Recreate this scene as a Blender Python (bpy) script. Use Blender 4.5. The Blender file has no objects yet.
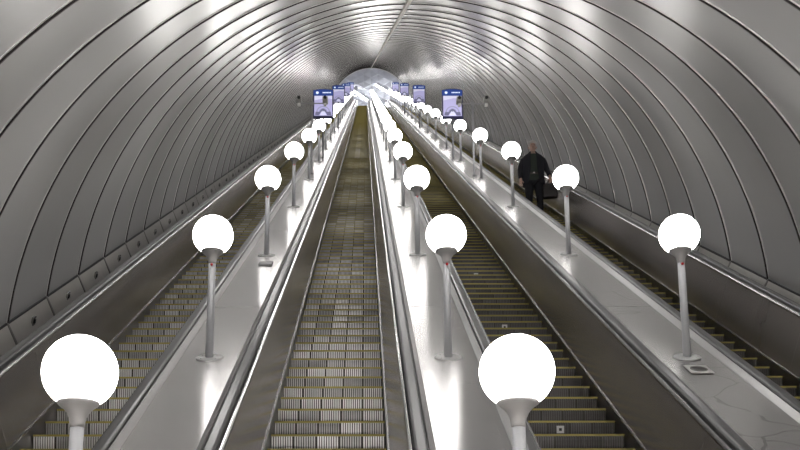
import bpy, bmesh, math, random
from mathutils import Vector, Matrix

random.seed(7)
C = bpy.context.scene.collection
A30 = math.radians(30)
CA, SA = math.cos(A30), math.sin(A30)

# ------------------------------------------------------------------ camera, world, exposure
cam_d = bpy.data.cameras.new('camera')
cam = bpy.data.objects.new('camera', cam_d)
C.objects.link(cam)
bpy.context.scene.camera = cam
cam.location = (0, 0, 0)
cam.rotation_euler = (math.pi / 2 + 0.22104, 0, 0.0047)
cam_d.sensor_width = 36
cam_d.lens = 1137.2 / 800 * 36
cam_d.shift_x = (400 - 360.3) / 800
cam_d.shift_y = (433.7 - 225) / 800
cam_d.clip_start = 0.05
cam_d.clip_end = 500

w = bpy.data.worlds.new('world')
bpy.context.scene.world = w
w.use_nodes = True
w.node_tree.nodes['Background'].inputs[0].default_value = (0.78, 0.80, 0.85, 1)
w.node_tree.nodes['Background'].inputs[1].default_value = 0.25

vs = bpy.context.scene.view_settings
vs.view_transform = 'Standard'
vs.look = 'None'
vs.gamma = 1
vs.use_curve_mapping = False
vs.exposure = 1.45
GLOBE_LIGHT = 9.0
HALL_LIGHT = 32.0
STRIP_LIGHT = 22.0

# ------------------------------------------------------------------ frame of the incline
def W(x, u, h):
    """x across, u up along the 30 degree incline, h square to it"""
    return Vector((x, u * CA - h * SA, u * SA + h * CA))

KS = 0.949
HS = -2.79        # step nosings
HD = -2.19        # balustrade decks
ROWX = (-1.283, 0.68, 2.640)
ESCX = (-2.265, -0.306, 1.655, 3.615)
U0, U1 = 2.3, 128.9
VX, VH, VR = 0.655, -3.28, 4.40       # axis and radius of the vault
FLOOR_Z = -1.6

# ------------------------------------------------------------------ materials
def new_mat(name):
    m = bpy.data.materials.new(name)
    m.use_nodes = True
    nt = m.node_tree
    return m, nt, nt.nodes['Principled BSDF']

def simple(name, col, rough=0.5, metal=0.0, emit=None, es=0.0, coat=0.0):
    m, nt, b = new_mat(name)
    b.inputs['Base Color'].default_value = (*col, 1)
    b.inputs['Roughness'].default_value = rough
    b.inputs['Metallic'].default_value = metal
    if coat:
        b.inputs['Coat Weight'].default_value = coat
    if emit:
        b.inputs['Emission Color'].default_value = (*emit, 1)
        b.inputs['Emission Strength'].default_value = es
    return m

def N(nt, kind, **kw):
    n = nt.nodes.new(kind)
    for k, v in kw.items():
        setattr(n, k, v)
    return n

def noise_metal(name, c1, c2, rough=(0.2, 0.35), scale=(1, 1, 1), nscale=3.0, metal=1.0, bump=0.0, bscale=1.5,
                bvec=(1, 1, 1), aniso=0.0, tangent=None, lines=None, island=False):
    m, nt, b = new_mat(name)
    L = nt.links.new
    tc = N(nt, 'ShaderNodeTexCoord')
    mp = N(nt, 'ShaderNodeMapping')
    mp.inputs['Scale'].default_value = scale
    L(tc.outputs['Object'], mp.inputs['Vector'])
    no = N(nt, 'ShaderNodeTexNoise')
    no.inputs['Scale'].default_value = nscale
    no.inputs['Detail'].default_value = 5
    L(mp.outputs[0], no.inputs['Vector'])
    mix = N(nt, 'ShaderNodeMix', data_type='RGBA')
    mix.inputs[6].default_value = (*c1, 1)
    mix.inputs[7].default_value = (*c2, 1)
    L(no.outputs['Fac'], mix.inputs[0])
    col = mix.outputs[2]
    if lines:                       # thin sheet joints every `pitch` metres along the incline
        pitch, width, lcol = lines
        sp = N(nt, 'ShaderNodeSeparateXYZ')
        L(tc.outputs['Object'], sp.inputs[0])
        m1 = N(nt, 'ShaderNodeMath', operation='PINGPONG')
        m1.inputs[1].default_value = pitch / 2
        L(sp.outputs['Y'], m1.inputs[0])
        m2 = N(nt, 'ShaderNodeMath', operation='LESS_THAN')
        m2.inputs[1].default_value = width / 2
        L(m1.outputs[0], m2.inputs[0])
        mx = N(nt, 'ShaderNodeMix', data_type='RGBA')
        L(m2.outputs[0], mx.inputs[0])
        L(col, mx.inputs[6])
        mx.inputs[7].default_value = (*lcol, 1)
        col = mx.outputs[2]
    if island:
        ge = N(nt, 'ShaderNodeNewGeometry')
        hs = N(nt, 'ShaderNodeHueSaturation')
        mr0 = N(nt, 'ShaderNodeMapRange')
        mr0.inputs[3].default_value = 0.85
        mr0.inputs[4].default_value = 1.12
        L(ge.outputs['Random Per Island'], mr0.inputs[0])
        L(mr0.outputs[0], hs.inputs['Value'])
        L(col, hs.inputs['Color'])
        col = hs.outputs[0]
    L(col, b.inputs['Base Color'])
    mr = N(nt, 'ShaderNodeMapRange')
    mr.inputs[3].default_value = rough[0]
    mr.inputs[4].default_value = rough[1]
    L(no.outputs['Fac'], mr.inputs[0])
    L(mr.outputs[0], b.inputs['Roughness'])
    b.inputs['Metallic'].default_value = metal
    if aniso:
        b.inputs['Anisotropic'].default_value = aniso
    if tangent is not None:
        cx = N(nt, 'ShaderNodeCombineXYZ')
        for i in range(3):
            cx.inputs[i].default_value = tangent[i]
        L(cx.outputs[0], b.inputs['Tangent'])
    if bump:
        mp2 = N(nt, 'ShaderNodeMapping')
        mp2.inputs['Scale'].default_value = bvec
        L(tc.outputs['Object'], mp2.inputs['Vector'])
        n2 = N(nt, 'ShaderNodeTexNoise')
        n2.inputs['Scale'].default_value = bscale
        n2.inputs['Detail'].default_value = 2
        L(mp2.outputs[0], n2.inputs['Vector'])
        bp = N(nt, 'ShaderNodeBump')
        bp.inputs['Strength'].default_value = 1.0
        bp.inputs['Distance'].default_value = bump
        L(n2.outputs['Fac'], bp.inputs['Height'])
        L(bp.outputs[0], b.inputs['Normal'])
    return m

M_vault = noise_metal('vault_sheet', (0.75, 0.745, 0.74), (0.79, 0.785, 0.78), (0.25, 0.28), (1, 1, 1), 0.9,
                      metal=0.42)
M_groove = simple('vault_groove', (0.035, 0.03, 0.03), 0.6, 0.3)
M_lip = simple('vault_lip', (0.62, 0.61, 0.60), 0.35, 1.0)
M_deck = noise_metal('deck_sheet', (0.40, 0.39, 0.385), (0.45, 0.44, 0.435), (0.22, 0.27), (1, 1, 1), 2.0,
                     bump=0.003, bscale=1.2, bvec=(0.6, 1.6, 1), aniso=0.95, tangent=(0, 0.866, 0.5))
M_strip = noise_metal('polished_strip', (0.36, 0.355, 0.35), (0.42, 0.41, 0.405), (0.21, 0.24), (1, .1, 1), 3.0)
M_panel = noise_metal('side_panel_steel', (0.27, 0.25, 0.237), (0.31, 0.29, 0.275), (0.18, 0.21), (1, .25, 1), 1.5,
                      metal=0.6, bump=0.0015, bscale=2.0, lines=(1.2, 0.006, (0.40, 0.38, 0.36)))
M_skirt = noise_metal('skirt_steel', (0.16, 0.15, 0.145), (0.22, 0.21, 0.2), (0.25, 0.35), (1, 1, 1), 4.0)
M_rubber = noise_metal('handrail_rubber', (0.025, 0.025, 0.027), (0.045, 0.044, 0.043), (0.36, 0.40), (1, .1, 1), 3.0, metal=0.0)
M_outer = noise_metal('brushed_strip', (0.34, 0.335, 0.33), (0.38, 0.375, 0.37), (0.42, 0.46), (1, .1, 1), 3.0, metal=0.7)
M_gap = simple('dark_gap', (0.02, 0.02, 0.02), 0.7)
M_tray = noise_metal('tray_sheet', (0.80, 0.78, 0.74), (0.93, 0.91, 0.86), (0.16, 0.24), (1, 1, 1), 3.0, metal=0.3, bump=0.006, bscale=2.5)
M_pole = simple('pole_paint', (0.27, 0.27, 0.28), 0.5, 0.2)
M_base = simple('base_plate_metal', (0.5, 0.5, 0.5), 0.4, 0.6)
M_neck = simple('neck_paint', (0.34, 0.33, 0.325), 0.5, 0.2)
M_red = simple('red_button', (0.45, 0.01, 0.015), 0.4)
M_yellow = simple('yellow_edge', (0.36, 0.30, 0.075), 0.5)
M_black = simple('black_plastic', (0.012, 0.012, 0.013), 0.4)
M_grey = simple('grey_plastic', (0.35, 0.35, 0.33), 0.45)

def globe_mat():
    m, nt, b = new_mat('opal_glass')
    b.inputs['Base Color'].default_value = (0.9, 0.9, 0.9, 1)
    b.inputs['Roughness'].default_value = 0.3
    b.inputs['Emission Color'].default_value = (1.0, 0.975, 0.95, 1)
    b.inputs['Emission Strength'].default_value = GLOBE_LIGHT
    return m
M_globe = globe_mat()

def step_mat(name, lo, hi, metal=0.9, rough=0.35):
    """ribbed plates, each plate of a step a little lighter or darker than its neighbours"""
    m, nt, b = new_mat(name)
    L = nt.links.new
    tc = N(nt, 'ShaderNodeTexCoord')
    sp = N(nt, 'ShaderNodeSeparateXYZ')
    L(tc.outputs['Object'], sp.inputs[0])
    mu = N(nt, 'ShaderNodeMath', operation='MULTIPLY'); mu.inputs[1].default_value = 5.0
    L(sp.outputs['X'], mu.inputs[0])
    ad = N(nt, 'ShaderNodeMath', operation='ADD'); ad.inputs[1].default_value = 20.5
    L(mu.outputs[0], ad.inputs[0])
    fl = N(nt, 'ShaderNodeMath', operation='FLOOR')
    L(ad.outputs[0], fl.inputs[0])
    oi = N(nt, 'ShaderNodeObjectInfo')
    ge = N(nt, 'ShaderNodeNewGeometry')
    cx = N(nt, 'ShaderNodeCombineXYZ')
    L(fl.outputs[0], cx.inputs[0])
    L(oi.outputs['Random'], cx.inputs[1])
    wn = N(nt, 'ShaderNodeTexWhiteNoise', noise_dimensions='3D')
    L(cx.outputs[0], wn.inputs['Vector'])
    no = N(nt, 'ShaderNodeTexNoise'); no.inputs['Scale'].default_value = 9; no.inputs['Detail'].default_value = 6
    L(tc.outputs['Object'], no.inputs['Vector'])
    av = N(nt, 'ShaderNodeMath', operation='MULTIPLY_ADD')
    L(no.outputs['Fac'], av.inputs[0]); av.inputs[1].default_value = 0.5
    L(wn.outputs['Value'], av.inputs[2])
    mr = N(nt, 'ShaderNodeMapRange'); mr.inputs[1].default_value = 0.2; mr.inputs[2].default_value = 1.3
    L(av.outputs[0], mr.inputs[0])
    mx = N(nt, 'ShaderNodeMix', data_type='RGBA')
    mx.inputs[6].default_value = (*lo, 1); mx.inputs[7].default_value = (*hi, 1)
    L(mr.outputs[0], mx.inputs[0])
    L(mx.outputs[2], b.inputs['Base Color'])
    b.inputs['Metallic'].default_value = metal
    b.inputs['Roughness'].default_value = rough
    return m
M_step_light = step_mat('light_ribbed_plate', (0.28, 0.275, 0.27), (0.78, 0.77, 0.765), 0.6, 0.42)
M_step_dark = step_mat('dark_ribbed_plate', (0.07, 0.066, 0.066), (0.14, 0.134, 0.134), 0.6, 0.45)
M_groove_step = simple('step_groove', (0.05, 0.045, 0.042), 0.6, 0.3)

# ------------------------------------------------------------------ mesh helpers
def obj(name, bm, mats, parent=None, smooth=False, loc=None, rot=None):
    me = bpy.data.meshes.new(name)
    bmesh.ops.recalc_face_normals(bm, faces=bm.faces)
    bm.to_mesh(me)
    bm.free()
    if not isinstance(mats, (list, tuple)):
        mats = [mats]
    for m in mats:
        me.materials.append(m)
    if smooth:
        for p in me.polygons:
            p.use_smooth = True
    o = bpy.data.objects.new(name, me)
    C.objects.link(o)
    if parent:
        o.parent = parent
    if loc is not None:
        o.location = loc
    if rot is not None:
        o.rotation_euler = rot
    return o

def thing(name, label, cat, loc=(0, 0, 0), rot=(0, 0, 0), group=None):
    o = bpy.data.objects.new(name, None)
    o.empty_display_size = 0.1
    C.objects.link(o)
    o.location = loc
    o.rotation_euler = rot
    o['label'] = label
    o['category'] = cat
    if group:
        o['group'] = group
    return o

def tag(o, label, cat, group=None):
    o['label'] = label
    o['category'] = cat
    if group:
        o['group'] = group
    return o

def struct(o, label=None):
    o['kind'] = 'structure'
    if label:
        o['label'] = label
        o['category'] = label_cat.get(o.name.split('_')[0], 'trim')
    return o
label_cat = {'ceiling': 'ceiling', 'floor': 'floor', 'wall': 'wall', 'trim': 'trim'}

def copy_tree(o, parent=None):
    c = o.copy()
    C.objects.link(c)
    if parent:
        c.parent = parent
    for ch in list(o.children):
        copy_tree(ch, c)
    return c

def add_box(bm, x0, x1, y0, y1, z0, z1, mi=0):
    v = [bm.verts.new((x, y, z)) for x in (x0, x1) for y in (y0, y1) for z in (z0, z1)]
    fs = []
    for idx in ((0, 1, 3, 2), (4, 6, 7, 5), (0, 4, 5, 1), (2, 3, 7, 6), (0, 2, 6, 4), (1, 5, 7, 3)):
        f = bm.faces.new([v[i] for i in idx])
        f.material_index = mi
        fs.append(f)
    return v

def bevel_all(bm, w, seg=2):
    bmesh.ops.bevel(bm, geom=list(bm.edges), offset=w, segments=seg, affect='EDGES', profile=0.6)

def add_lathe(bm, prof, seg=32, mi=0, mat=None):
    """prof: list of (r, z) about local z; closed ends when r == 0"""
    rings = []
    for r, z in prof:
        if r < 1e-6:
            rings.append([bm.verts.new((0, 0, z))])
        else:
            rings.append([bm.verts.new((r * math.cos(2 * math.pi * i / seg), r * math.sin(2 * math.pi * i / seg), z)) for i in range(seg)])
    for a, b in zip(rings, rings[1:]):
        for i in range(seg):
            j = (i + 1) % seg
            if len(a) == 1 and len(b) == 1:
                continue
            if len(a) == 1:
                f = bm.faces.new((a[0], b[i], b[j]))
            elif len(b) == 1:
                f = bm.faces.new((a[i], b[0], a[j]))
            else:
                f = bm.faces.new((a[i], b[i], b[j], a[j]))
            f.material_index = mi
    if mat is not None:
        bmesh.ops.transform(bm, matrix=mat, verts=[v for r in rings for v in r])
    return rings

def add_rod(bm, p, q, r, seg=12, mi=0):
    p, q = Vector(p), Vector(q)
    d = (q - p)
    m = Matrix.Translation(p) @ d.to_track_quat('Z', 'Y').to_matrix().to_4x4()
    add_lathe(bm, [(0, 0), (r, 0), (r, d.length), (0, d.length)], seg, mi, m)

def add_extrude(bm, prof, u0, u1, closed=True, mi=0, seg_mi=None, cuts=None):
    """prof: list of (x, h) swept along local y"""
    us = [u0] + (cuts or []) + [u1]
    rows = [[bm.verts.new((x, u, h)) for x, h in prof] for u in us]
    n = len(prof)
    for ra, rb in zip(rows, rows[1:]):
        for i in range(n if closed else n - 1):
            j = (i + 1) % n
            f = bm.faces.new((ra[i], rb[i], rb[j], ra[j]))
            f.material_index = seg_mi[i] if seg_mi else mi
    if closed:
        bm.faces.new(rows[0]).material_index = mi
        bm.faces.new(list(reversed(rows[-1]))).material_index = mi

INC = (A30, 0, 0)        # rotation of everything that lies on the incline

# ------------------------------------------------------------------ vault
FOOT = math.radians(77.9)
SKEW = -0.048
LEAN = 0.08
R0, RP = 11.3, 1.49
def vault():
    bm = bmesh.new()
    seg = 72
    angs = [-FOOT + 2 * FOOT * i / seg for i in range(seg + 1)]
    def ring(u, r):
        out = []
        for t in angs:
            x = VX + r * math.sin(t)
            h = VH + r * math.cos(t)
            out.append(bm.verts.new((x, u + SKEW * x + LEAN * (h + 1.0), h)))
        return out
    k0, k1 = -7, 79
    rnd = random.Random(3)
    prev = None
    for k in range(k0, k1):
        ua = R0 + RP * k
        ub = ua + RP
        ta = rnd.uniform(0.001, 0.006)
        g = 0.012
        def strip(rs, mi, smooth):
            for ra, rb in zip(rs, rs[1:]):
                for i in range(seg):
                    f = bm.faces.new((ra[i], ra[i + 1], rb[i + 1], rb[i]))
                    f.material_index = mi
                    f.smooth = smooth
        us_ = [ua + RP * q for q in (0, 0.25, 0.5, 0.75, 1.0)]
        rr_ = [VR + ta * (1 - abs(2 * q - 1)) for q in (0, 0.25, 0.5, 0.75, 1.0)]
        strip([ring(u_, r_) for u_, r_ in zip(us_, rr_)], 0, True)
        # dark batten over the joint, a thin pale edge on its lower side
        strip([ring(ua - g, VR + 0.002), ring(ua - g, VR - 0.020), ring(ua + g, VR - 0.020), ring(ua + g, VR + 0.002)], 1, False)
        strip([ring(ua - g - 0.014, VR + 0.002), ring(ua - g - 0.014, VR - 0.006), ring(ua - g, VR - 0.006)], 2, False)
    o = obj('ceiling', bm, [M_vault, M_groove, M_lip], rot=INC)
    struct(o, 'curved steel sheet vault over the escalators, ribbed with dark joints')
vault()

# thin conduit along the crown of the vault
bm = bmesh.new()
add_extrude(bm, [(VX - 0.03, VH + VR - 0.04), (VX + 0.03, VH + VR - 0.04), (VX + 0.03, VH + VR + 0.02), (VX - 0.03, VH + VR + 0.02)], 3, 128.5)
struct(obj('trim_3', bm, simple('cream_strip', (0.75, 0.72, 0.66), 0.5), rot=INC), 'narrow cream strip running up the crown of the vault')

# bright edge ring where the vault ends at the top
bm = bmesh.new()
seg = 64
pr = []
for i in range(seg + 1):
    t = -FOOT + 2 * FOOT * i / seg
    row = []
    for r, du in ((VR - 0.10, 0), (VR + 0.04, 0), (VR + 0.04, 0.12), (VR - 0.10, 0.12)):
        x = VX + r * math.sin(t)
        row.append(bm.verts.new((x, 129.0 + du + SKEW * x, VH + r * math.cos(t))))
    pr.append(row)
for a, b in zip(pr, pr[1:]):
    for i in range(4):
        bm.faces.new((a[i], a[(i + 1) % 4], b[(i + 1) % 4], b[i]))
struct(obj('trim_4', bm, simple('pale_edge', (0.85, 0.85, 0.86), 0.4), rot=INC), 'pale edge ring around the far upper mouth of the vault')

# unseen dark slab beneath the escalators, added so no light leaks through
bm = bmesh.new()
add_box(bm, -4.2, 5.5, 2.2, 129.5, -3.75, -3.65)
struct(obj('floor_incline', bm, simple('incline_concrete', (0.12, 0.12, 0.12), 0.8), rot=INC), 'unseen dark slab added underneath the escalators to stop light leaks')

# ------------------------------------------------------------------ trays between the outer balustrades and the vault
def tray(side, name, label, gname):
    s = side
    if s < 0:
        xi, xo = ESCX[0] - 0.745, VX - 4.30
    else:
        xi, xo = ESCX[3] + 0.745, VX + 4.30
    bm = bmesh.new()
    k = 0
    u = R0 - RP * 6
    while u < 128.0:
        ua = u + 0.02
        ub = u + RP - 0.02
        jit = random.uniform(-0.006, 0.006)
        prof = [(xo, -2.365), (xo - s * (0.085 + jit), -2.62), (xo - s * (0.060 + jit), -2.64), (xo + s * 0.03, -2.37)]
        sh = SKEW * xo + LEAN * (-1.38)
        add_extrude(bm, prof, ua + sh, ub + sh, mi=0)
        # dark joint strip
        add_extrude(bm, [(xo - s * 0.008, -2.365), (xo - s * 0.098, -2.62), (xo - s * 0.060, -2.64), (xo + s * 0.03, -2.37)], ub + sh + 0.0005, ub + 0.0395 + sh, mi=1)
        u += RP
    add_extrude(bm, [(xi - s * 0.01, -2.63), (xo - s * 0.05, -2.63), (xo - s * 0.05, -2.67), (xi - s * 0.01, -2.67)], 2.5, 128.5, mi=1)
    # dark seam at the wall foot
    xs = xo - s * 0.02
    add_extrude(bm, [(xo - s * 0.006, -2.363), (xo + s * 0.05, -2.363), (xo + s * 0.05, -2.39), (xo - s * 0.006, -2.39)], 2.5, 128.5, mi=2)
    o = obj(name, bm, [M_tray, M_skirt, M_gap], rot=INC)
    struct(o, label)
    bm = bmesh.new()
    add_box(bm, -0.05, 0.05, -0.045, 0.045, -0.01, 0.018, 0)
    bevel_all(bm, 0.004, 1)
    add_box(bm, -0.022, 0.022, -0.018, 0.018, 0.019, 0.028, 1)
    pl = obj('latch_plate', bm, [M_strip, M_gap], o)
    pl.location = (xo - s * 0.052, R0 - RP * 6 + 0.72 + SKEW * xo - 0.11, -2.49)
    pl.rotation_euler = (0, -s * math.radians(107), 0)
    for i in range(1, 60):
        c = pl.copy(); C.objects.link(c)
        c.location.y = pl.location.y + RP * i
tray(-1, 'trim_1', 'reflective sheet tray along the foot of the left vault wall', '')
tray(1, 'trim_2', 'sheet tray along the foot of the right vault wall', '')

# ------------------------------------------------------------------ balustrade decks (three)
def deck(i, label):
    xa = ESCX[i] + 0.742
    xb = ESCX[i + 1] - 0.742
    root = thing('balustrade_deck', label, 'deck', W(0, 0, 0), INC)
    bm = bmesh.new()
    rnd = random.Random(20 + i)
    u = U0
    first = True
    while u < U1 - 0.1:
        ub = min(u + 3.0, U1)
        t0, t1 = rnd.uniform(-0.003, 0.003), rnd.uniform(-0.003, 0.003)
        g = 0.002
        v = []
        for uu in (u + g, ub - g):
            for q in range(7):
                x = xa + (xb - xa) * q / 6
                z = HD + t0 + (t1 - t0) * q / 6
                v.append((x, uu, z))
        vt = [bm.verts.new(c) for c in v]
        vb = [bm.verts.new((c[0], c[1], c[2] - 0.03)) for c in v]
        for q in range(6):
            f = bm.faces.new((vt[q], vt[q + 1], vt[q + 8], vt[q + 7]))
            bm.faces.new((vb[q], vb[q + 7], vb[q + 8], vb[q + 1]))
            bm.faces.new((vt[q], vb[q], vb[q + 1], vt[q + 1]))
            bm.faces.new((vt[q + 7], vt[q + 8], vb[q + 8], vb[q + 7]))
        bm.faces.new((vt[0], vt[7], vb[7], vb[0]))
        bm.faces.new((vt[6], vb[6], vb[13], vt[13]))
        u = ub
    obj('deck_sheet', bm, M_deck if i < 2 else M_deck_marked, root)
    bm = bmesh.new()
    add_box(bm, xa + 0.01, xb - 0.01, U0, U1, HD - 0.30, HD - 0.045)
    obj('deck_bed', bm, M_gap, root)
    return root

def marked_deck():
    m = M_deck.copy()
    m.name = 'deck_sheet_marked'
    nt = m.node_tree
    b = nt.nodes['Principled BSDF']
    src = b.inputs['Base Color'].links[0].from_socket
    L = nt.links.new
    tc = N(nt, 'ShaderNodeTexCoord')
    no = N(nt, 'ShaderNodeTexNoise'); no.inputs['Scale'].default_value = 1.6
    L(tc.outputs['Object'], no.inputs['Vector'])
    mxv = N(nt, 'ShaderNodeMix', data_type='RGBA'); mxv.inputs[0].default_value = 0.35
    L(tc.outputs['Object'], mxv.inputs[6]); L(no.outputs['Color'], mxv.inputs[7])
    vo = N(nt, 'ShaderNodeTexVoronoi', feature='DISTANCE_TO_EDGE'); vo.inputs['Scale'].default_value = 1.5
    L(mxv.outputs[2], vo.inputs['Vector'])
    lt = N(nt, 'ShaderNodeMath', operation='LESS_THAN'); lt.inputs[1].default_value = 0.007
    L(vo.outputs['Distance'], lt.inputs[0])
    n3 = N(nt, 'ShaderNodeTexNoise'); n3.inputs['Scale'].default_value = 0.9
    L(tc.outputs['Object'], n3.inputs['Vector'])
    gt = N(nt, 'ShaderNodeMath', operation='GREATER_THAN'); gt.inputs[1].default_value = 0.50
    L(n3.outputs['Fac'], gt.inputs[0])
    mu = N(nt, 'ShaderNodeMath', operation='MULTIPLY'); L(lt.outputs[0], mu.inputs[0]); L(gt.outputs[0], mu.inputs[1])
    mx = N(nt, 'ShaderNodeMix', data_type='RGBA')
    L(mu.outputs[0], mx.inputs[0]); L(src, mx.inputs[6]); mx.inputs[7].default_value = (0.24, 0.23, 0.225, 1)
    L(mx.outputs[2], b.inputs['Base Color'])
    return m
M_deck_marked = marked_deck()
deck(0, 'polished steel deck carrying the left row of globe lamps')
deck(1, 'polished steel deck carrying the middle row of globe lamps')
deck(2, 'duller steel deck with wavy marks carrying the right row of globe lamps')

# ------------------------------------------------------------------ escalators
RISE, RUN = 0.2, 0.4 * CA
PITCH = 0.4 * KS
def step_mesh(light):
    """one step: horizontal tread and ribbed riser, local x across, y away, z up; nosing at the origin"""
    bm = bmesh.new()
    W2 = 0.497
    # body
    body = [(0.012, -0.004), (0.016, -0.05), (0.026, -0.10), (0.042, -0.15), (0.064, -0.20), (0.08, -0.235),
            (0.42, -0.235), (0.42, -0.012), (0.012, -0.012)]
    body = body[:-1]
    va = [bm.verts.new((-W2, y, z)) for y, z in body]
    vb = [bm.verts.new((W2, y, z)) for y, z in body]
    n = len(body)
    for i in range(n):
        j = (i + 1) % n
        bm.faces.new((va[i], va[j], vb[j], vb[i])).material_index = 1
    bm.faces.new(va).material_index = 1
    bm.faces.new(list(reversed(vb))).material_index = 1
    # ribs on the riser, five plates of ten ribs
    front = [(0.0, -0.017), (0.004, -0.05), (0.014, -0.10), (0.030, -0.15), (0.052, -0.20)]
    back = [(y + 0.014, z) for y, z in front]
    for pl in range(5):
        x0 = -W2 + pl * 2 * W2 / 5
        pw = 2 * W2 / 5
        nr = 9
        for r in range(nr):
            xa = x0 + 0.006 + r * (pw - 0.012) / nr
            xb = xa + (pw - 0.012) / nr * 0.56
            f1 = [bm.verts.new((xa, y, z)) for y, z in front]
            f2 = [bm.verts.new((xb, y, z)) for y, z in front]
            b1 = [bm.verts.new((xa, y, z)) for y, z in back]
            b2 = [bm.verts.new((xb, y, z)) for y, z in back]
            for q in range(4):
                bm.faces.new((f1[q], f1[q + 1], f2[q + 1], f2[q]))
                bm.faces.new((f1[q], b1[q], b1[q + 1], f1[q + 1]))
                bm.faces.new((f2[q], f2[q + 1], b2[q + 1], b2[q]))
            bm.faces.new((f1[0], f2[0], b2[0], b1[0]))
            # tread rib
            add_box(bm, xa, xb, 0.03, 0.40, -0.012, 0.0, 0)
    # yellow nosing
    add_box(bm, -W2, W2, -0.003, 0.020, -0.016, 0.001, 2)
    me = bpy.data.meshes.new('step')
    bmesh.ops.recalc_face_normals(bm, faces=bm.faces)
    bm.to_mesh(me); bm.free()
    for m in (M_step_light if light else M_step_dark, M_groove_step, M_yellow):
        me.materials.append(m)
    return me

def far_steps(n0, n1, xc, light, parent, org):
    bm = bmesh.new()
    W2 = 0.497
    for k in range(n0, n1):
        u = U_FIRST + PITCH * k
        p = Vector((0, u, HS)) - org
        # local frame of parent is the incline; world up / forward in it
        up = Vector((0, SA, CA)); fw = Vector((0, CA, -SA))
        def P(x, y, z):
            q = p + fw * (y * KS) + up * (z * KS)
            return bm.verts.new((x * KS, q.y, q.z))
        for (ya, za, yb, zb, mi) in ((-0.003, 0.0, -0.003, -0.015, 2), (0.0, -0.015, 0.03, -0.14, 0), (0.03, -0.14, 0.064, -0.21, 0), (-0.003, 0, 0.03, 0, 2), (0.03, 0, 0.42, 0, 0)):
            for s in range(5):
                xa = -W2 + s * 2 * W2 / 5; xb = xa + 2 * W2 / 5 - (0.008 if mi == 0 else 0)
                f = bm.faces.new((P(xa, ya, za), P(xb, ya, za), P(xb, yb, zb), P(xa, yb, zb)))
                f.material_index = mi
    o = obj('step', bm, [M_step_light if light else M_step_dark, M_groove_step, M_yellow], parent)
    o['kind'] = 'stuff'
    return o

U_FIRST = (9.0 - 0.4 * 16) * KS
def escalator(i, light, label):
    xc = ESCX[i]
    org = Vector((xc, U0, HS))
    root = thing('escalator', label, 'escalator', W(*org), INC)
    def X(prof):      # profile (d, h) -> local (x, h)
        return [(d, h - HS) for d, h in prof]
    L0, L1 = 0.0, U1 - U0
    cuts = None
    for s in (-1, 1):
        bm = bmesh.new()
        add_extrude(bm, X([(s * 0.476, -3.30), (s * 0.476, -2.715), (s * 0.50, -2.715), (s * 0.50, -3.30)]), L0, L1)
        obj('skirt_panel', bm, M_skirt, root)
        bm = bmesh.new()
        add_extrude(bm, X([(s * 0.474, -2.725), (s * 0.474, -2.712), (s * 0.490, -2.712), (s * 0.490, -2.725)]), L0, L1)
        obj('skirt_moulding', bm, M_strip, root)
        bm = bmesh.new()
        add_extrude(bm, X([(s * 0.486, -2.712), (s * 0.570, -2.205), (s * 0.595, -2.205), (s * 0.515, -2.712)]), L0, L1)
        obj('side_panel', bm, M_panel, root)
        # rounded inner strip
        bm = bmesh.new()
        pr = [(s * 0.568, -2.207), (s * 0.568, -2.192), (s * 0.573, -2.180), (s * 0.583, -2.172), (s * 0.592, -2.172), (s * 0.592, -2.22), (s * 0.575, -2.22)]
        add_extrude(bm, X(pr), L0, L1)
        o = obj('inner_strip', bm, M_strip, root)
        # handrail belt
        bm = bmesh.new()
        pr = [(s * d, h) for d, h in ((0.602, -2.19), (0.602, -2.150), (0.608, -2.139), (0.622, -2.133), (0.668, -2.133), (0.682, -2.139), (0.688, -2.150), (0.688, -2.19))]
        add_extrude(bm, X(pr), L0 + 0.1, L1 - 0.1)
        o = obj('handrail', bm, M_rubber, root)
        # outer strip, slopes down to the deck
        bm = bmesh.new()
        pr = [(s * d, h) for d, h in ((0.694, -2.20), (0.694, -2.155), (0.700, -2.152), (0.7415, HD + 0.004), (0.7415, -2.24), (0.70, -2.24))]
        add_extrude(bm, X(pr), L0, L1)
        obj('outer_strip', bm, M_outer, root)
        # dark channel the belt runs in
        bm = bmesh.new()
        add_extrude(bm, X([(s * 0.597, -2.40), (s * 0.597, -2.195), (s * 0.735, -2.195), (s * 0.735, -2.40)]), L0, L1)
        obj('handrail_channel', bm, M_gap, root)
    me = step_mesh(light)
    s0 = bpy.data.objects.new('step', me)
    C.objects.link(s0)
    s0.parent = root
    s0.rotation_euler = (-A30, 0, 0)
    s0.scale = (KS, KS, KS)
    nstart = 8
    for k in range(nstart, nstart + 100):
        o = s0 if k == nstart else s0.copy()
        if k > nstart:
            C.objects.link(o)
        o.location = (0, U_FIRST + PITCH * k - U0, 0)
    far_steps(nstart + 100, int((U1 - 0.3 - U_FIRST) / PITCH), xc, light, root, org)
    return root
escalator(0, True, 'far left escalator of bright ribbed steps beside the left vault wall')
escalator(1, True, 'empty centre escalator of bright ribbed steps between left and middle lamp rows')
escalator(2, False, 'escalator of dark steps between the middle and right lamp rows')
escalator(3, False, 'escalator of dark steps by the right wall, carrying the standing man')

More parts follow.
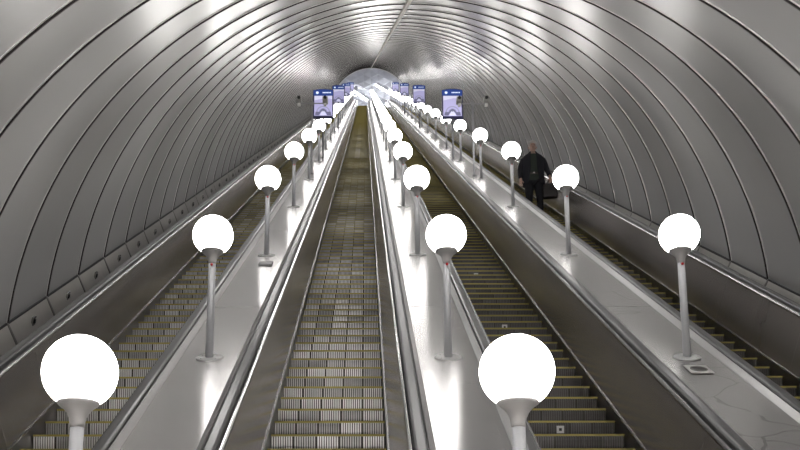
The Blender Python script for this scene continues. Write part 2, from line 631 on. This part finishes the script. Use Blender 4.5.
# small square plates stuck on risers of the third escalator
bmp = bmesh.new()
add_box(bmp, -0.032, 0.032, -0.004, 0.0, -0.032, 0.032, 0)
bevel_all(bmp, 0.001, 1)
add_box(bmp, -0.012, 0.012, -0.007, -0.0035, -0.012, 0.012, 1)
stk0 = obj('square_tag', bmp, [simple('tag_white', (0.6, 0.6, 0.6), 0.5), M_black])
names = ['small pale square tag on a dark step riser, lowest of three', 'small pale square tag on a dark step riser, middle of three',
         'small pale square tag on a dark step riser, uppermost of three']
for q, (x, uu) in enumerate(((1.749, 9.9), (1.764, 14.03), (1.773, 18.16))):
    o = stk0 if q == 0 else stk0.copy()
    if q:
        C.objects.link(o)
    k = round((uu * KS - U_FIRST) / PITCH)
    p = W(x * KS, U_FIRST + PITCH * k, HS)
    o.location = (p.x, p.y + 0.004, p.z - 0.075)
    o.rotation_euler = (math.radians(9), 0, 0)
    tag(o, names[q], 'tag', 'square tags on the step risers')

# ------------------------------------------------------------------ globe lamps
def make_lamp():
    root = thing('globe_lamp', 'x', 'lamp')
    # origin: centre of the base plate on the deck, z vertical
    bm = bmesh.new()
    tilt = Matrix.Rotation(A30, 4, 'X')
    add_lathe(bm, [(0, 0.0), (0.112, 0.0), (0.112, 0.008), (0.106, 0.012), (0, 0.012)], 40, 0, tilt)
    for a in range(4):
        t = math.pi / 4 + a * math.pi / 2
        add_lathe(bm, [(0, 0.012), (0.010, 0.012), (0.010, 0.018), (0, 0.020)], 8, 0,
                  tilt @ Matrix.Translation((0.085 * math.cos(t), 0.085 * math.sin(t), 0)))
    obj('base_plate', bm, M_base, root)
    bm = bmesh.new()
    add_lathe(bm, [(0.034, -0.004), (0.034, 0.13), (0.031, 0.135), (0.031, 0.84), (0, 0.84)], 28)
    obj('pole', bm, M_pole, root, smooth=False)
    for p in root.children[-1].data.polygons:
        p.use_smooth = abs(p.normal.z) < 0.5
    bm = bmesh.new()
    pr = [(0.0, 0.82), (0.0315, 0.82), (0.034, 0.838), (0.038, 0.862), (0.048, 0.886), (0.064, 0.906), (0.082, 0.920), (0.093, 0.929), (0.095, 0.937), (0.090, 0.941), (0.0, 0.941)]
    add_lathe(bm, pr, 40)
    obj('neck', bm, M_neck, root, smooth=True)
    bm = bmesh.new()
    rg = 0.169
    zc = 1.078
    pr = []
    a0 = math.asin(0.086 / rg)
    for q in range(33):
        t = a0 + (math.pi - a0) * q / 32
        pr.append((rg * math.sin(t) if q < 32 else 0, zc - rg * math.cos(t)))
    pr = [(0, pr[0][1])] + pr
    add_lathe(bm, pr, 56)
    obj('globe', bm, M_globe, root, smooth=True)
    bm = bmesh.new()
    add_lathe(bm, [(0, 0), (0.011, 0), (0.011, 0.006), (0.007, 0.009), (0, 0.010)], 16, 0, Matrix.Translation((0.001, -0.0315, 0.805)) @ Matrix.Rotation(math.pi / 2, 4, 'X'))
    obj('red_button', bm, M_red, root)
    return root

ORD = ['nearest', 'second', 'third', 'fourth', 'fifth', 'sixth', 'seventh', 'eighth', 'ninth', 'tenth', 'eleventh', 'twelfth', 'thirteenth', 'fourteenth']
ROWN = ['left', 'middle', 'right']
FARN = ['eighth from its far top end', 'seventh from its far top end', 'sixth from its far top end', 'fifth from its far top end', 'fourth from its far top end', 'third from its far top end', 'second from its far top end', 'last one at the far top end']
us = [4.97, 9.65, 15.33, 21.16, 27.0] + [32.75 + 5.78 * k for k in range(17)]
lamp0 = make_lamp()
firstl = True
for r, X in enumerate(ROWX):
    for n, u in enumerate(us):
        # u is where the globe stands; its foot is straight below
        ub = u - 1.10 * SA
        p = W(X, ub, HD)
        if u > 126:
            continue
        o = copy_tree(lamp0)
        if n == 0:                       # the nearest lamps show no red button
            for ch in list(o.children):
                if ch.name.startswith('red_button'):
                    bpy.data.objects.remove(ch)
        o.location = p
        if n < 14:
            if n == 0:
                lab = 'nearest lit white globe lamp on the %s deck' % ROWN[r]
            else:
                lab = 'lit white globe lamp, %s from the camera in the %s row' % (ORD[n], ROWN[r])
            o['group'] = 'globe lamps of the %s row' % ROWN[r]
        else:
            lab = 'tiny lit globe lamp in the %s row, %s' % (ROWN[r], FARN[n - 14])
            o['group'] = 'far globe lamps of the %s row' % ROWN[r]
        o['label'] = lab

for ch in list(lamp0.children):
    bpy.data.objects.remove(ch)
bpy.data.objects.remove(lamp0)

# grille plate on the right deck, small plate on the left deck
g = thing('floor_grille', 'small square steel plate with a dark round grille beside a right row lamp', 'grille', W(2.615, 8.68, HD + 0.003), INC)
bm = bmesh.new()
add_box(bm, -0.09, 0.09, -0.125, 0.125, 0, 0.008)
bevel_all(bm, 0.003, 1)
obj('plate', bm, simple('grille_plate', (0.42, 0.41, 0.40), 0.4, 0.6), g)
bm = bmesh.new()
add_lathe(bm, [(0, 0.0088), (0.066, 0.0088), (0.066, 0.0081), (0, 0.0081)], 28, 0, Matrix.Diagonal((1, 1.25, 1, 1)))
for q in range(-3, 4):
    L_ = math.sqrt(16 - q * q) * 0.0155
    add_box(bm, q * 0.017 - 0.0022, q * 0.017 + 0.0022, -L_ * 1.25, L_ * 1.25, 0.009, 0.0105, 1)
    add_box(bm, -L_, L_, q * 0.021 - 0.0022, q * 0.021 + 0.0022, 0.009, 0.0105, 1)
obj('grating', bm, [M_gap, M_skirt], g)
bm = bmesh.new()
add_box(bm, -0.085, 0.085, -0.10, 0.10, 0, 0.03)
bevel_all(bm, 0.008, 2)
o = obj('junction_cover', bm, M_pole, loc=W(-1.225, 13.98, HD + 0.004), rot=INC)
tag(o, 'small flat metal cover on the left deck below the third lamp', 'cover')

# ------------------------------------------------------------------ advertising light boxes on posts
M_blue = simple('sign_blue', (0.018, 0.055, 0.27), 0.4, emit=(0.02, 0.08, 0.42), es=0.14)
M_case = simple('sign_case', (0.035, 0.035, 0.10), 0.4)
M_lilac = simple('sign_lilac', (0.42, 0.40, 0.62), 0.4, emit=(0.50, 0.47, 0.78), es=0.22)
M_pale = simple('sign_pale', (0.6, 0.6, 0.75), 0.4, emit=(0.70, 0.70, 0.88), es=0.24)
M_dim = simple('sign_dim', (0.12, 0.12, 0.2), 0.4, emit=(0.16, 0.16, 0.27), es=0.24)
M_mid = simple('sign_mid', (0.28, 0.28, 0.42), 0.4, emit=(0.33, 0.33, 0.52), es=0.24)
M_white = simple('sign_white', (0.8, 0.85, 0.95), 0.4, emit=(0.75, 0.85, 1.0), es=0.32)
M_postd = simple('post_dark', (0.16, 0.16, 0.17), 0.4, 0.5)

def make_sign():
    root = thing('advert_sign', 'x', 'sign')
    bm = bmesh.new()
    add_lathe(bm, [(0, 0), (0.05, 0), (0.05, 0.02), (0.028, 0.03), (0.028, 1.30), (0, 1.30)], 16)
    obj('post', bm, M_postd, root)
    # case with a gently arched top
    bm = bmesh.new()
    zb, zt, hw = 1.27, 2.13, 0.30
    out = [(-hw, zb), (hw, zb), (hw, zt)]
    for q in range(1, 12):
        x = hw - 2 * hw * q / 12
        out.append((x, zt + 0.035 * (1 - (x / hw) ** 2)))
    out.append((-hw, zt))
    va = [bm.verts.new((x, -0.06, z)) for x, z in out]
    vb = [bm.verts.new((x, 0.06, z)) for x, z in out]
    bm.faces.new(va); bm.faces.new(list(reversed(vb)))
    for q in range(len(out)):
        j = (q + 1) % len(out)
        bm.faces.new((va[q], vb[q], vb[j], va[j]))
    obj('case', bm, M_case, root)
    for side in (-1, 1):      # the two faces of the box
        y = 0.062 * side
        def poly(bm, pts, dy, mi):
            f = bm.faces.new([bm.verts.new((x, y + dy * side, z)) for x, z in pts])
            f.material_index = mi
        bm = bmesh.new()
        hd = [(-0.285, 1.95), (0.285, 1.95), (0.285, 2.12)] + [(0.285 - 0.57 * q / 10, 2.12 + 0.03 * (1 - (1 - 2 * q / 10) ** 2)) for q in range(1, 10)] + [(-0.285, 2.12)]
        # header band bows down in the middle-left, like a banner
        poly(bm, hd, 0, 0)
        cir = [(-0.175 + 0.042 * math.cos(t * math.pi / 8), 2.045 + 0.042 * math.sin(t * math.pi / 8)) for t in range(16)]
        poly(bm, cir, 0.002, 1)
        for q in range(6):
            poly(bm, [(-0.02 + q * 0.042, 2.03), (0.012 + q * 0.042, 2.03), (0.012 + q * 0.042, 2.065), (-0.02 + q * 0.042, 2.065)], 0.002, 1)
        obj('header', bm, [M_blue, M_white], root)
        # picture: pale vaulted hall seen down its length
        bm = bmesh.new()
        poly(bm, [(-0.262, 1.31), (0.262, 1.31), (0.262, 1.945), (-0.262, 1.945)], 0, 0)
        poly(bm, [(-0.262, 1.80), (0.05, 1.87), (0.262, 1.84), (0.262, 1.945), (-0.262, 1.945)], 0.001, 1)
        for r, mi in ((0.20, 2), (0.165, 0), (0.12, 2), (0.095, 3)):
            pts = [(r * math.cos(t * math.pi / 14), 1.43 + 0.95 * r * math.sin(t * math.pi / 14)) for t in range(15)]
            poly(bm, pts, 0.002 + 0.001 * (0.2 - r) / 0.02, mi)
        poly(bm, [(-0.24, 1.32), (-0.12, 1.32), (-0.06, 1.43), (-0.22, 1.43)], 0.009, 3)
        poly(bm, [(0.24, 1.32), (0.12, 1.32), (0.06, 1.43), (0.22, 1.43)], 0.009, 3)
        poly(bm, [(-0.10, 1.32), (0.10, 1.32), (0.03, 1.46), (-0.03, 1.46)], 0.009, 1)
        poly(bm, [(-0.015, 1.44), (0.015, 1.44), (0.03, 1.53), (-0.03, 1.53)], 0.010, 3)
        obj('picture', bm, [M_lilac, M_pale, M_mid, M_dim], root)
    return root

sg0 = make_sign()
signs = [
    (2.50, 33.15, 'largest blue-topped lilac advert sign on the right deck, nearest the camera', 0),
    (2.53, 55.0, 'blue-topped advert sign on the right deck, second from the camera', 0),
    (2.60, 78.0, 'small blue-topped advert sign on the right deck, third from the camera', 0),
    (2.65, 103.0, 'tiny distant blue-topped advert sign, topmost on the right deck', 0),
    (-1.226, 33.8, 'largest blue-topped lilac advert sign on the left deck, behind the left camera post', 0),
    (-1.25, 55.0, 'blue-topped advert sign on the left deck, second from the camera', 0),
    (-1.27, 78.0, 'small blue-topped advert sign on the left deck, third from the camera', 0),
    (-1.27, 103.0, 'tiny distant blue-topped advert sign, topmost on the left deck', 0)]
for q, (x, u, lab, _) in enumerate(signs):
    o = sg0 if q == 0 else copy_tree(sg0)
    o.location = W(x, u, HD)
    o['label'] = lab
    o['group'] = 'advert signs on the %s deck' % ('right' if q < 4 else 'left')

# ------------------------------------------------------------------ security camera posts
def make_cctv():
    root = thing('security_camera_post', 'x', 'security camera')
    bm = bmesh.new()
    add_lathe(bm, [(0, 0), (0.055, 0), (0.055, 0.02), (0.024, 0.03), (0.024, 1.92), (0, 1.92)], 16)
    obj('post', bm, M_pole, root)
    bm = bmesh.new()
    add_rod(bm, (-0.32, -0.03, 1.85), (0.34, -0.03, 1.85), 0.014)
    add_box(bm, -0.04, 0.04, -0.045, 0.03, 1.82, 1.88)
    obj('crossbar', bm, M_pole, root)
    for s in (-1, 1):
        bm = bmesh.new()
        add_box(bm, s * 0.32 - 0.065, s * 0.32 + 0.065, -0.13, 0.12, 1.90, 1.99)
        bevel_all(bm, 0.012, 2)
        add_rod(bm, (s * 0.32, -0.03, 1.84), (s * 0.32, -0.03, 1.92), 0.012)
        b_ = obj('camera_housing', bm, M_grey, root)
        bm = bmesh.new()
        add_lathe(bm, [(0, 0), (0.036, 0), (0.041, 0.03), (0.034, 0.05), (0, 0.045)], 20, 0,
                  Matrix.Translation((s * 0.32, -0.125, 1.945)) @ Matrix.Rotation(math.pi / 2, 4, 'X'))
        obj('lens', bm, M_black, b_)
        bm = bmesh.new()
        add_box(bm, s * 0.32 - 0.035, s * 0.32 + 0.035, -0.09, 0.0, 1.78, 1.835)
        bevel_all(bm, 0.01, 2)
        obj('junction_box', bm, simple('pale_box', (0.7, 0.7, 0.68), 0.5), root)
    return root
cc = make_cctv()
cc.location = W(2.56, 27.3, HD)
cc['label'] = 'twin security cameras on a crossbar post, right deck by the largest sign'
c2 = copy_tree(cc)
c2.location = W(-1.30, 28.1, HD)
c2['label'] = 'twin security cameras on a crossbar post, left deck by the largest sign'
for o in (cc, c2):
    o['group'] = 'security camera posts'

# ------------------------------------------------------------------ lower hall around the camera
def box_obj(name, b, mat, label):
    bm = bmesh.new()
    add_box(bm, *b)
    return struct(obj(name, bm, mat), label)
M_hall = simple('hall_plaster', (0.62, 0.61, 0.60), 0.7)
M_floor = noise_metal('hall_stone', (0.30, 0.29, 0.28), (0.38, 0.37, 0.36), (0.3, 0.5), (1, 1, 1), 5, metal=0)
box_obj('floor', (-5.5, 6.8, -10, 3.05, FLOOR_Z - 0.2, FLOOR_Z), M_floor, 'stone floor of the lower hall in front of the escalators')
box_obj('wall_back', (-5.5, 6.8, -10.2, -10, FLOOR_Z, 2.6), M_hall, 'plain wall of the lower hall behind the camera')
box_obj('wall_left', (-5.7, -5.5, -10, 2.0, FLOOR_Z, 2.6), M_hall, 'plain left wall of the lower hall')
box_obj('wall_right', (6.8, 7.0, -10, 2.0, FLOOR_Z, 2.6), M_hall, 'plain right wall of the lower hall')
box_obj('ceiling_lower', (-5.7, 7.0, -10.2, 0.55, 2.6, 2.8), M_hall, 'flat ceiling of the lower hall')
M_panel_light = simple('panel_light', (0.9, 0.9, 0.9), 0.5, emit=(1.0, 0.98, 0.95), es=HALL_LIGHT)
for q, (x, y) in enumerate(((-2.6, -2.0), (0.65, -2.0), (3.9, -2.0), (-2.6, -6.0), (0.65, -6.0), (3.9, -6.0))):
    t = thing('ceiling_light', 'x', 'light', (x, y, 2.6), group='ceiling lights of the lower hall')
    t['label'] = 'square ceiling light of the lower hall, %s, %s' % (('left', 'middle', 'right')[q % 3], ('front row', 'back row')[q // 3])
    bm = bmesh.new()
    for (a, b_, c, d) in ((-0.75, 0.75, -0.75, -0.7), (-0.75, 0.75, 0.7, 0.75), (-0.75, -0.7, -0.7, 0.7), (0.7, 0.75, -0.7, 0.7)):
        add_box(bm, a, b_, c, d, -0.05, 0.0)
    obj('frame', bm, M_grey, t)
    bm = bmesh.new()
    add_box(bm, -0.70, 0.70, -0.70, 0.70, -0.035, 0)
    obj('diffuser', bm, M_panel_light, t)

# ------------------------------------------------------------------ upper hall
ZT = (U1) * SA + HS * CA          # level of the top landing
YT = (U1) * CA - HS * SA
M_up = simple('upper_plaster', (0.72, 0.73, 0.78), 0.6)
box_obj('floor_upper', (-6, 7.3, YT, YT + 26, ZT - 0.2, ZT), M_floor, 'stone floor of the upper hall at the top landing')
box_obj('wall_upper', (-6, 7.3, YT + 26, YT + 26.2, ZT, ZT + 7), M_up, 'far end wall of the upper hall')
box_obj('wall_upper_left', (-6.2, -6, YT - 2, YT + 26.2, ZT, ZT + 7), M_up, 'left wall of the upper hall')
box_obj('wall_upper_right', (7.3, 7.5, YT - 2, YT + 26.2, ZT, ZT + 7), M_up, 'right wall of the upper hall')
# faceted ceiling: shallow pyramids on a diagonal grid
bm = bmesh.new()
zc = 68.6
cell = 1.55
for a in range(-14, 15):
    for b_ in range(-14, 15):
        cx = VX + (a + b_) * cell / 2 * 1.0
        cy = YT + 11 + (a - b_) * cell / 2 * 1.0
        if not (-6 < cx < 7.3 and YT - 1 < cy < YT + 26):
            continue
        hc = cell / 2
        vv = [bm.verts.new((cx + hc * dx, cy + hc * dy, zc)) for dx, dy in ((1, 0), (0, 1), (-1, 0), (0, -1))]
        ap = bm.verts.new((cx, cy, zc + 0.35))
        for i in range(4):
            bm.faces.new((vv[i], vv[(i + 1) % 4], ap))
o = obj('ceiling_upper', bm, M_up)
struct(o, 'pale faceted diamond ceiling of the upper hall')
box_obj('ceiling_upper_slab', (-6.2, 7.5, YT - 2, YT + 26.2, 69.2, 69.4), M_up, 'slab above the faceted ceiling of the upper hall')
M_tube = simple('strip_light', (0.95, 0.95, 1.0), 0.4, emit=(0.96, 0.97, 1.0), es=STRIP_LIGHT)
strips = [((-1.6, 120.6), (0.72, 123.75), 'left of the two bright diagonal strip lights on the far upper ceiling'),
          ((1.30, 119.7), (4.9, 123.9), 'right of the two bright diagonal strip lights on the far upper ceiling'),
          ((-4.5, 126.5), (-1.5, 130.5), 'added strip light out of view deep in the upper hall, left side'),  # this last pair is added out of view to brighten the upper hall
          ((1.0, 126.5), (4.0, 130.5), 'added strip light out of view deep in the upper hall, right side')]
for (a, b_, lab) in strips:
    t = thing('strip_light', lab, 'light', (a[0], a[1], zc - 0.30), group='strip lights of the upper hall')
    d = Vector((b_[0] - a[0], b_[1] - a[1], 0))
    ang = math.atan2(d.y, d.x)
    t.rotation_euler = (0, 0, ang)
    bm = bmesh.new()
    add_box(bm, 0, d.length, -0.09, 0.09, 0.0, 0.06)
    add_rod(bm, (0.3, 0, 0.05), (0.3, 0, 0.305), 0.01)
    add_rod(bm, (d.length - 0.3, 0, 0.05), (d.length - 0.3, 0, 0.31), 0.01)
    obj('housing', bm, M_grey, t)
    bm = bmesh.new()
    add_box(bm, 0.02, d.length - 0.02, -0.08, 0.08, -0.06, -0.001)
    obj('diffuser', bm, M_tube, t)

# ------------------------------------------------------------------ the man
M_skin = simple('skin', (0.46, 0.30, 0.24), 0.55)
M_hair = simple('grey_hair', (0.5, 0.48, 0.46), 0.8)
M_coat = simple('dark_coat', (0.012, 0.012, 0.018), 0.85)
M_trs = simple('dark_trousers', (0.010, 0.010, 0.014), 0.85)
M_shirt = simple('olive_shirt', (0.035, 0.045, 0.035), 0.8)
M_shoe = simple('black_shoes', (0.01, 0.01, 0.01), 0.35)
M_belt = simple('belt_leather', (0.05, 0.04, 0.035), 0.4)

def skinned(name, verts, edges, mat, parent, root=0, sub=2):
    me = bpy.data.meshes.new(name)
    me.from_pydata([v[:3] for v in verts], edges, [])
    me.materials.append(mat)
    o = bpy.data.objects.new(name, me)
    C.objects.link(o)
    o.parent = parent
    sk = o.modifiers.new('skin', 'SKIN')
    sk.use_smooth_shade = True
    for i, v in enumerate(verts):
        sv = me.skin_vertices[0].data[i]
        r = v[3]
        sv.radius = r if isinstance(r, tuple) else (r, r)
        sv.use_root = (i == root)
    ss = o.modifiers.new('sub', 'SUBSURF')
    ss.levels = ss.render_levels = sub
    return o

def add_ellipsoid(bm, c, r, seg=20, rings=12, mi=0, f=None):
    vs_ = bmesh.ops.create_uvsphere(bm, u_segments=seg, v_segments=rings, radius=1.0)['verts']
    for v in vs_:
        p = Vector(v.co)
        if f:
            p = f(p)
        v.co = Vector((c[0] + p.x * r[0], c[1] + p.y * r[1], c[2] + p.z * r[2]))
    for v in vs_:
        for fc in v.link_faces:
            fc.material_index = mi
            fc.smooth = True
    return vs_

# stands on a step of the right escalator, facing down the incline (towards -y)
kman = round((25.4 * KS - U_FIRST) / PITCH)
pm = W(3.587, U_FIRST + PITCH * kman, HS)
man = thing('person', 'man with grey hair in a dark coat standing on the right escalator holding a bag', 'person',
            (pm.x, pm.y + 0.19, pm.z + 0.002), (0, 0, math.radians(-4)))
# body (skin): pelvis root, spine, neck, head, arms with hands and fingers, legs
man.scale = (1.006, 1.006, 1.006)
bpy.context.view_layer.update()
V = []; E_ = []
def av(x, y, z, r, par=None):
    V.append((x, y, z, r))
    if par is not None:
        E_.append((par, len(V) - 1))
    return len(V) - 1
pel = av(0, 0.01, 0.98, (0.12, 0.085))
sp1 = av(0, 0.00, 1.14, (0.135, 0.10), pel)
sp2 = av(0, 0.00, 1.32, (0.15, 0.105), sp1)
sp3 = av(0, 0.01, 1.46, (0.11, 0.08), sp2)
nk = av(0, -0.005, 1.545, 0.056, sp3)
hd1 = av(0, -0.015, 1.62, (0.062, 0.075), nk)
hd2 = av(0, -0.015, 1.70, (0.078, 0.095), hd1)
hd3 = av(0, -0.010, 1.775, (0.066, 0.080), hd2)
# legs: his right leg is at -x (image left), left leg one step lower / apart
for s, fy in ((-1, 0.0), (1, -0.03)):
    h = av(s * 0.095, 0.01, 0.90, 0.070, pel)
    k = av(s * 0.105, -0.02 + fy, 0.50, 0.058, h)
    a_ = av(s * 0.115, 0.02 + fy, 0.10, 0.040, k)
    av(s * 0.125, -0.10 + fy, 0.045, 0.035, a_)
def hand(wr, wx, wy, wz, s, curl):
    """palm and five fingers hanging below the wrist; s = +1 thumb towards +x"""
    pa = av(wx, wy - 0.005, wz - 0.045, (0.030, 0.016), wr)
    kn = av(wx, wy - 0.008, wz - 0.085, (0.036, 0.014), pa)
    for q, (dx, ln) in enumerate(((-0.030, 0.062), (-0.010, 0.078), (0.011, 0.082), (0.031, 0.072))):
        f1 = av(wx + dx * s, wy - 0.010 - curl * 0.015, wz - 0.088 - ln * 0.40, 0.0085, kn)
        f2 = av(wx + dx * s, wy - 0.010 - curl * 0.045, wz - 0.088 - ln * 0.72, 0.008, f1)
        av(wx + dx * s, wy - 0.010 - curl * 0.062 + curl * 0.03, wz - 0.088 - ln * (1.0 - 0.12 * curl), 0.007, f2)
    t1 = av(wx + 0.040 * s, wy - 0.02, wz - 0.050, 0.011, pa)
    t2 = av(wx + 0.052 * s, wy - 0.034, wz - 0.078, 0.0095, t1)
    av(wx + 0.046 * s, wy - 0.044, wz - 0.103, 0.008, t2)
for s in (-1, 1):
    sh = av(s * 0.185, 0.01, 1.45, 0.06, sp3)
    if s < 0:
        el = av(-0.275, 0.03, 1.17, 0.044, sh)
        wr = av(-0.275, -0.06, 0.93, 0.028, el)
        hand(wr, -0.275, -0.065, 0.925, 1, 0.5)
    else:
        el = av(0.285, 0.05, 1.18, 0.044, sh)
        wr = av(0.335, -0.08, 0.97, 0.028, el)
        hand(wr, 0.340, -0.09, 0.955, -1, 1.0)
body = skinned('body', V, E_, M_skin, man, 0, 2)

# face details: nose, ears, brow, mouth, eyes
bm = bmesh.new()
add_ellipsoid(bm, (0, -0.118, 1.675), (0.014, 0.022, 0.026), 12, 8)
for s in (-1, 1):
    add_ellipsoid(bm, (s * 0.083, 0.0, 1.68), (0.012, 0.022, 0.034), 12, 8)
add_ellipsoid(bm, (0, -0.095, 1.618), (0.035, 0.022, 0.02), 12, 8)
add_ellipsoid(bm, (0, -0.09, 1.715), (0.055, 0.020, 0.012), 12, 8)
obj('face_relief', bm, M_skin, man)
bm = bmesh.new()
for s in (-1, 1):
    add_ellipsoid(bm, (s * 0.030, -0.101, 1.697), (0.011, 0.008, 0.006), 10, 6)
obj('eyes', bm, M_black, man)
bm = bmesh.new()
add_ellipsoid(bm, (0, -0.112, 1.640), (0.024, 0.008, 0.005), 10, 6)
obj('mouth', bm, simple('lips', (0.25, 0.09, 0.08), 0.5), man)
# short grey hair, thin on top
bm = bmesh.new()
def hairf(p):
    q = Vector(p)
    if q.y < -0.35 and q.z < 0.55:
        q.y = -0.35
    return q
add_ellipsoid(bm, (0, 0.002, 1.742), (0.101, 0.116, 0.098), 28, 18, f=hairf)
bmesh.ops.delete(bm, geom=[v for v in bm.verts if v.co.z < 1.665 or (v.co.y < -0.045 and v.co.z < 1.745)], context='VERTS')
hr = obj('hair', bm, M_hair, man)
md = hr.modifiers.new('s', 'SOLIDIFY'); md.thickness = 0.012; md.offset = -1

# shirt, coat, trousers, belt, shoes
def loft(bm, secs, seg=28, cap=True):
    """secs: (z, cx, cy, rx, ry)"""
    rows = []
    for z, cx, cy, rx, ry in secs:
        rows.append([bm.verts.new((cx + rx * math.copysign(abs(math.cos(t)) ** 0.85, math.cos(t)), cy + ry * math.copysign(abs(math.sin(t)) ** 0.85, math.sin(t)), z)) for t in [2 * math.pi * i / seg for i in range(seg)]])
    for a, b in zip(rows, rows[1:]):
        for i in range(seg):
            bm.faces.new((a[i], a[(i + 1) % seg], b[(i + 1) % seg], b[i])).smooth = True
    if cap:
        bm.faces.new(list(reversed(rows[0]))); bm.faces.new(rows[-1])
    return rows
bm = bmesh.new()
loft(bm, [(0.86, 0, 0.0, 0.165, 0.125), (1.02, 0, 0.0, 0.172, 0.132), (1.10, 0, -0.005, 0.178, 0.138), (1.25, 0, -0.005, 0.185, 0.140), (1.38, 0, 0.0, 0.190, 0.128), (1.46, 0, 0.01, 0.160, 0.100), (1.52, 0, 0.005, 0.080, 0.074), (1.555, 0, -0.003, 0.066, 0.068)])
obj('shirt', bm, M_shirt, man)
# coat: open at the front, skirt to the hip
def coat():
    bm = bmesh.new()
    secs = [(0.80, 0.235, 0.165, 62), (0.90, 0.235, 0.165, 64), (1.02, 0.225, 0.160, 68), (1.15, 0.215, 0.158, 72), (1.28, 0.222, 0.158, 73), (1.38, 0.235, 0.148, 74), (1.45, 0.222, 0.125, 75), (1.50, 0.165, 0.105, 72), (1.535, 0.098, 0.088, 64), (1.57, 0.085, 0.085, 60)]
    n = 36
    rows = []
    for z, rx, ry, half in secs:
        row = []
        a0 = math.radians(-90 + (90 - half)); a1 = math.radians(270 - (90 - half))
        for i in range(n + 1):
            t = a0 + (a1 - a0) * i / n
            row.append(bm.verts.new((rx * math.cos(t), 0.008 + ry * math.sin(t) - (0.02 if i in (0, n) else 0), z)))
        rows.append(row)
    for a, b in zip(rows, rows[1:]):
        for i in range(n):
            bm.faces.new((a[i], a[i + 1], b[i + 1], b[i])).smooth = True
    o = obj('coat', bm, M_coat, man)
    md = o.modifiers.new('s', 'SOLIDIFY'); md.thickness = 0.014; md.offset = 0
    ss = o.modifiers.new('sub', 'SUBSURF'); ss.levels = ss.render_levels = 1
coat()
for s in (-1, 1):
    if s < 0:
        vv = [(-0.165, 0.01, 1.445, 0.078), (-0.225, 0.015, 1.36, 0.072), (-0.280, 0.03, 1.17, 0.062), (-0.280, -0.03, 1.02, 0.054), (-0.277, -0.058, 0.935, 0.050)]
    else:
        vv = [(0.165, 0.01, 1.445, 0.078), (0.228, 0.02, 1.36, 0.072), (0.290, 0.05, 1.18, 0.062), (0.318, -0.03, 1.05, 0.054), (0.336, -0.075, 0.98, 0.050)]
    skinned('coat_sleeve', vv, [(i, i + 1) for i in range(4)], M_coat, man, 0, 2)
bm = bmesh.new()
tv = [(0, 0.005, 0.98, (0.172, 0.140)), (-0.100, 0.005, 0.86, (0.104, 0.118)), (-0.108, -0.02, 0.50, 0.078), (-0.118, 0.015, 0.12, 0.068), (-0.120, 0.010, 0.065, 0.068),
      (0.100, 0.0, 0.86, (0.104, 0.118)), (0.112, -0.05, 0.50, 0.078), (0.120, -0.015, 0.12, 0.068), (0.122, -0.02, 0.065, 0.068)]
bm.free()
skinned('trousers', tv, [(0, 1), (1, 2), (2, 3), (3, 4), (0, 5), (5, 6), (6, 7), (7, 8)], M_trs, man, 0, 2)
bm = bmesh.new()
loft(bm, [(1.015, 0, 0.0, 0.178, 0.136), (1.055, 0, 0.0, 0.180, 0.139)])
add_box(bm, -0.025, 0.025, -0.150, -0.136, 1.012, 1.058)
obj('belt', bm, M_belt, man)
bm = bmesh.new()
add_box(bm, -0.018, 0.018, -0.156, -0.150, 1.018, 1.052)
obj('belt_buckle', bm, M_strip, man)
for s, fy in ((-1, 0.0), (1, -0.03)):
    bm = bmesh.new()
    add_ellipsoid(bm, (s * 0.124, -0.055 + fy, 0.045), (0.050, 0.145, 0.055), 20, 12, f=lambda p: Vector((p.x, p.y, max(p.z, -0.8))))
    obj('shoe', bm, M_shoe, man)

# the bag he holds
M_bag = simple('bag_leather', (0.022, 0.017, 0.016), 0.45)
bag = thing('shoulder_bag', 'dark soft briefcase hanging from the left hand of the standing man', 'bag')
bag.location = man.matrix_basis @ Vector((0.325, -0.095, 0.475))
bag.rotation_euler = (0, 0, math.radians(-14))
bm = bmesh.new()
secs = [(0.0, 0.145, 0.055), (0.03, 0.158, 0.066), (0.15, 0.162, 0.070), (0.27, 0.152, 0.055), (0.315, 0.135, 0.035)]
rows = []
for z, rx, ry in secs:
    rows.append([bm.verts.new((rx * math.copysign(abs(math.cos(t)) ** 0.45, math.cos(t)), ry * math.copysign(abs(math.sin(t)) ** 0.6, math.sin(t)), z)) for t in [2 * math.pi * i / 28 for i in range(28)]])
for a, b in zip(rows, rows[1:]):
    for i in range(28):
        bm.faces.new((a[i], a[(i + 1) % 28], b[(i + 1) % 28], b[i])).smooth = True
bm.faces.new(list(reversed(rows[0]))); bm.faces.new(rows[-1])
obj('bag_body', bm, M_bag, bag)
for sy in (-0.022, 0.022):
    bm = bmesh.new()
    pts = [(-0.085, sy, 0.295)] + [(-0.085 + 0.17 * q / 8, sy * 0.6, 0.32 + 0.075 * math.sin(math.pi * q / 8)) for q in range(9)] + [(0.085, sy, 0.295)]
    for a, b in zip(pts, pts[1:]):
        add_rod(bm, a, b, 0.008, 8)
    obj('handle', bm, M_bag, bag)
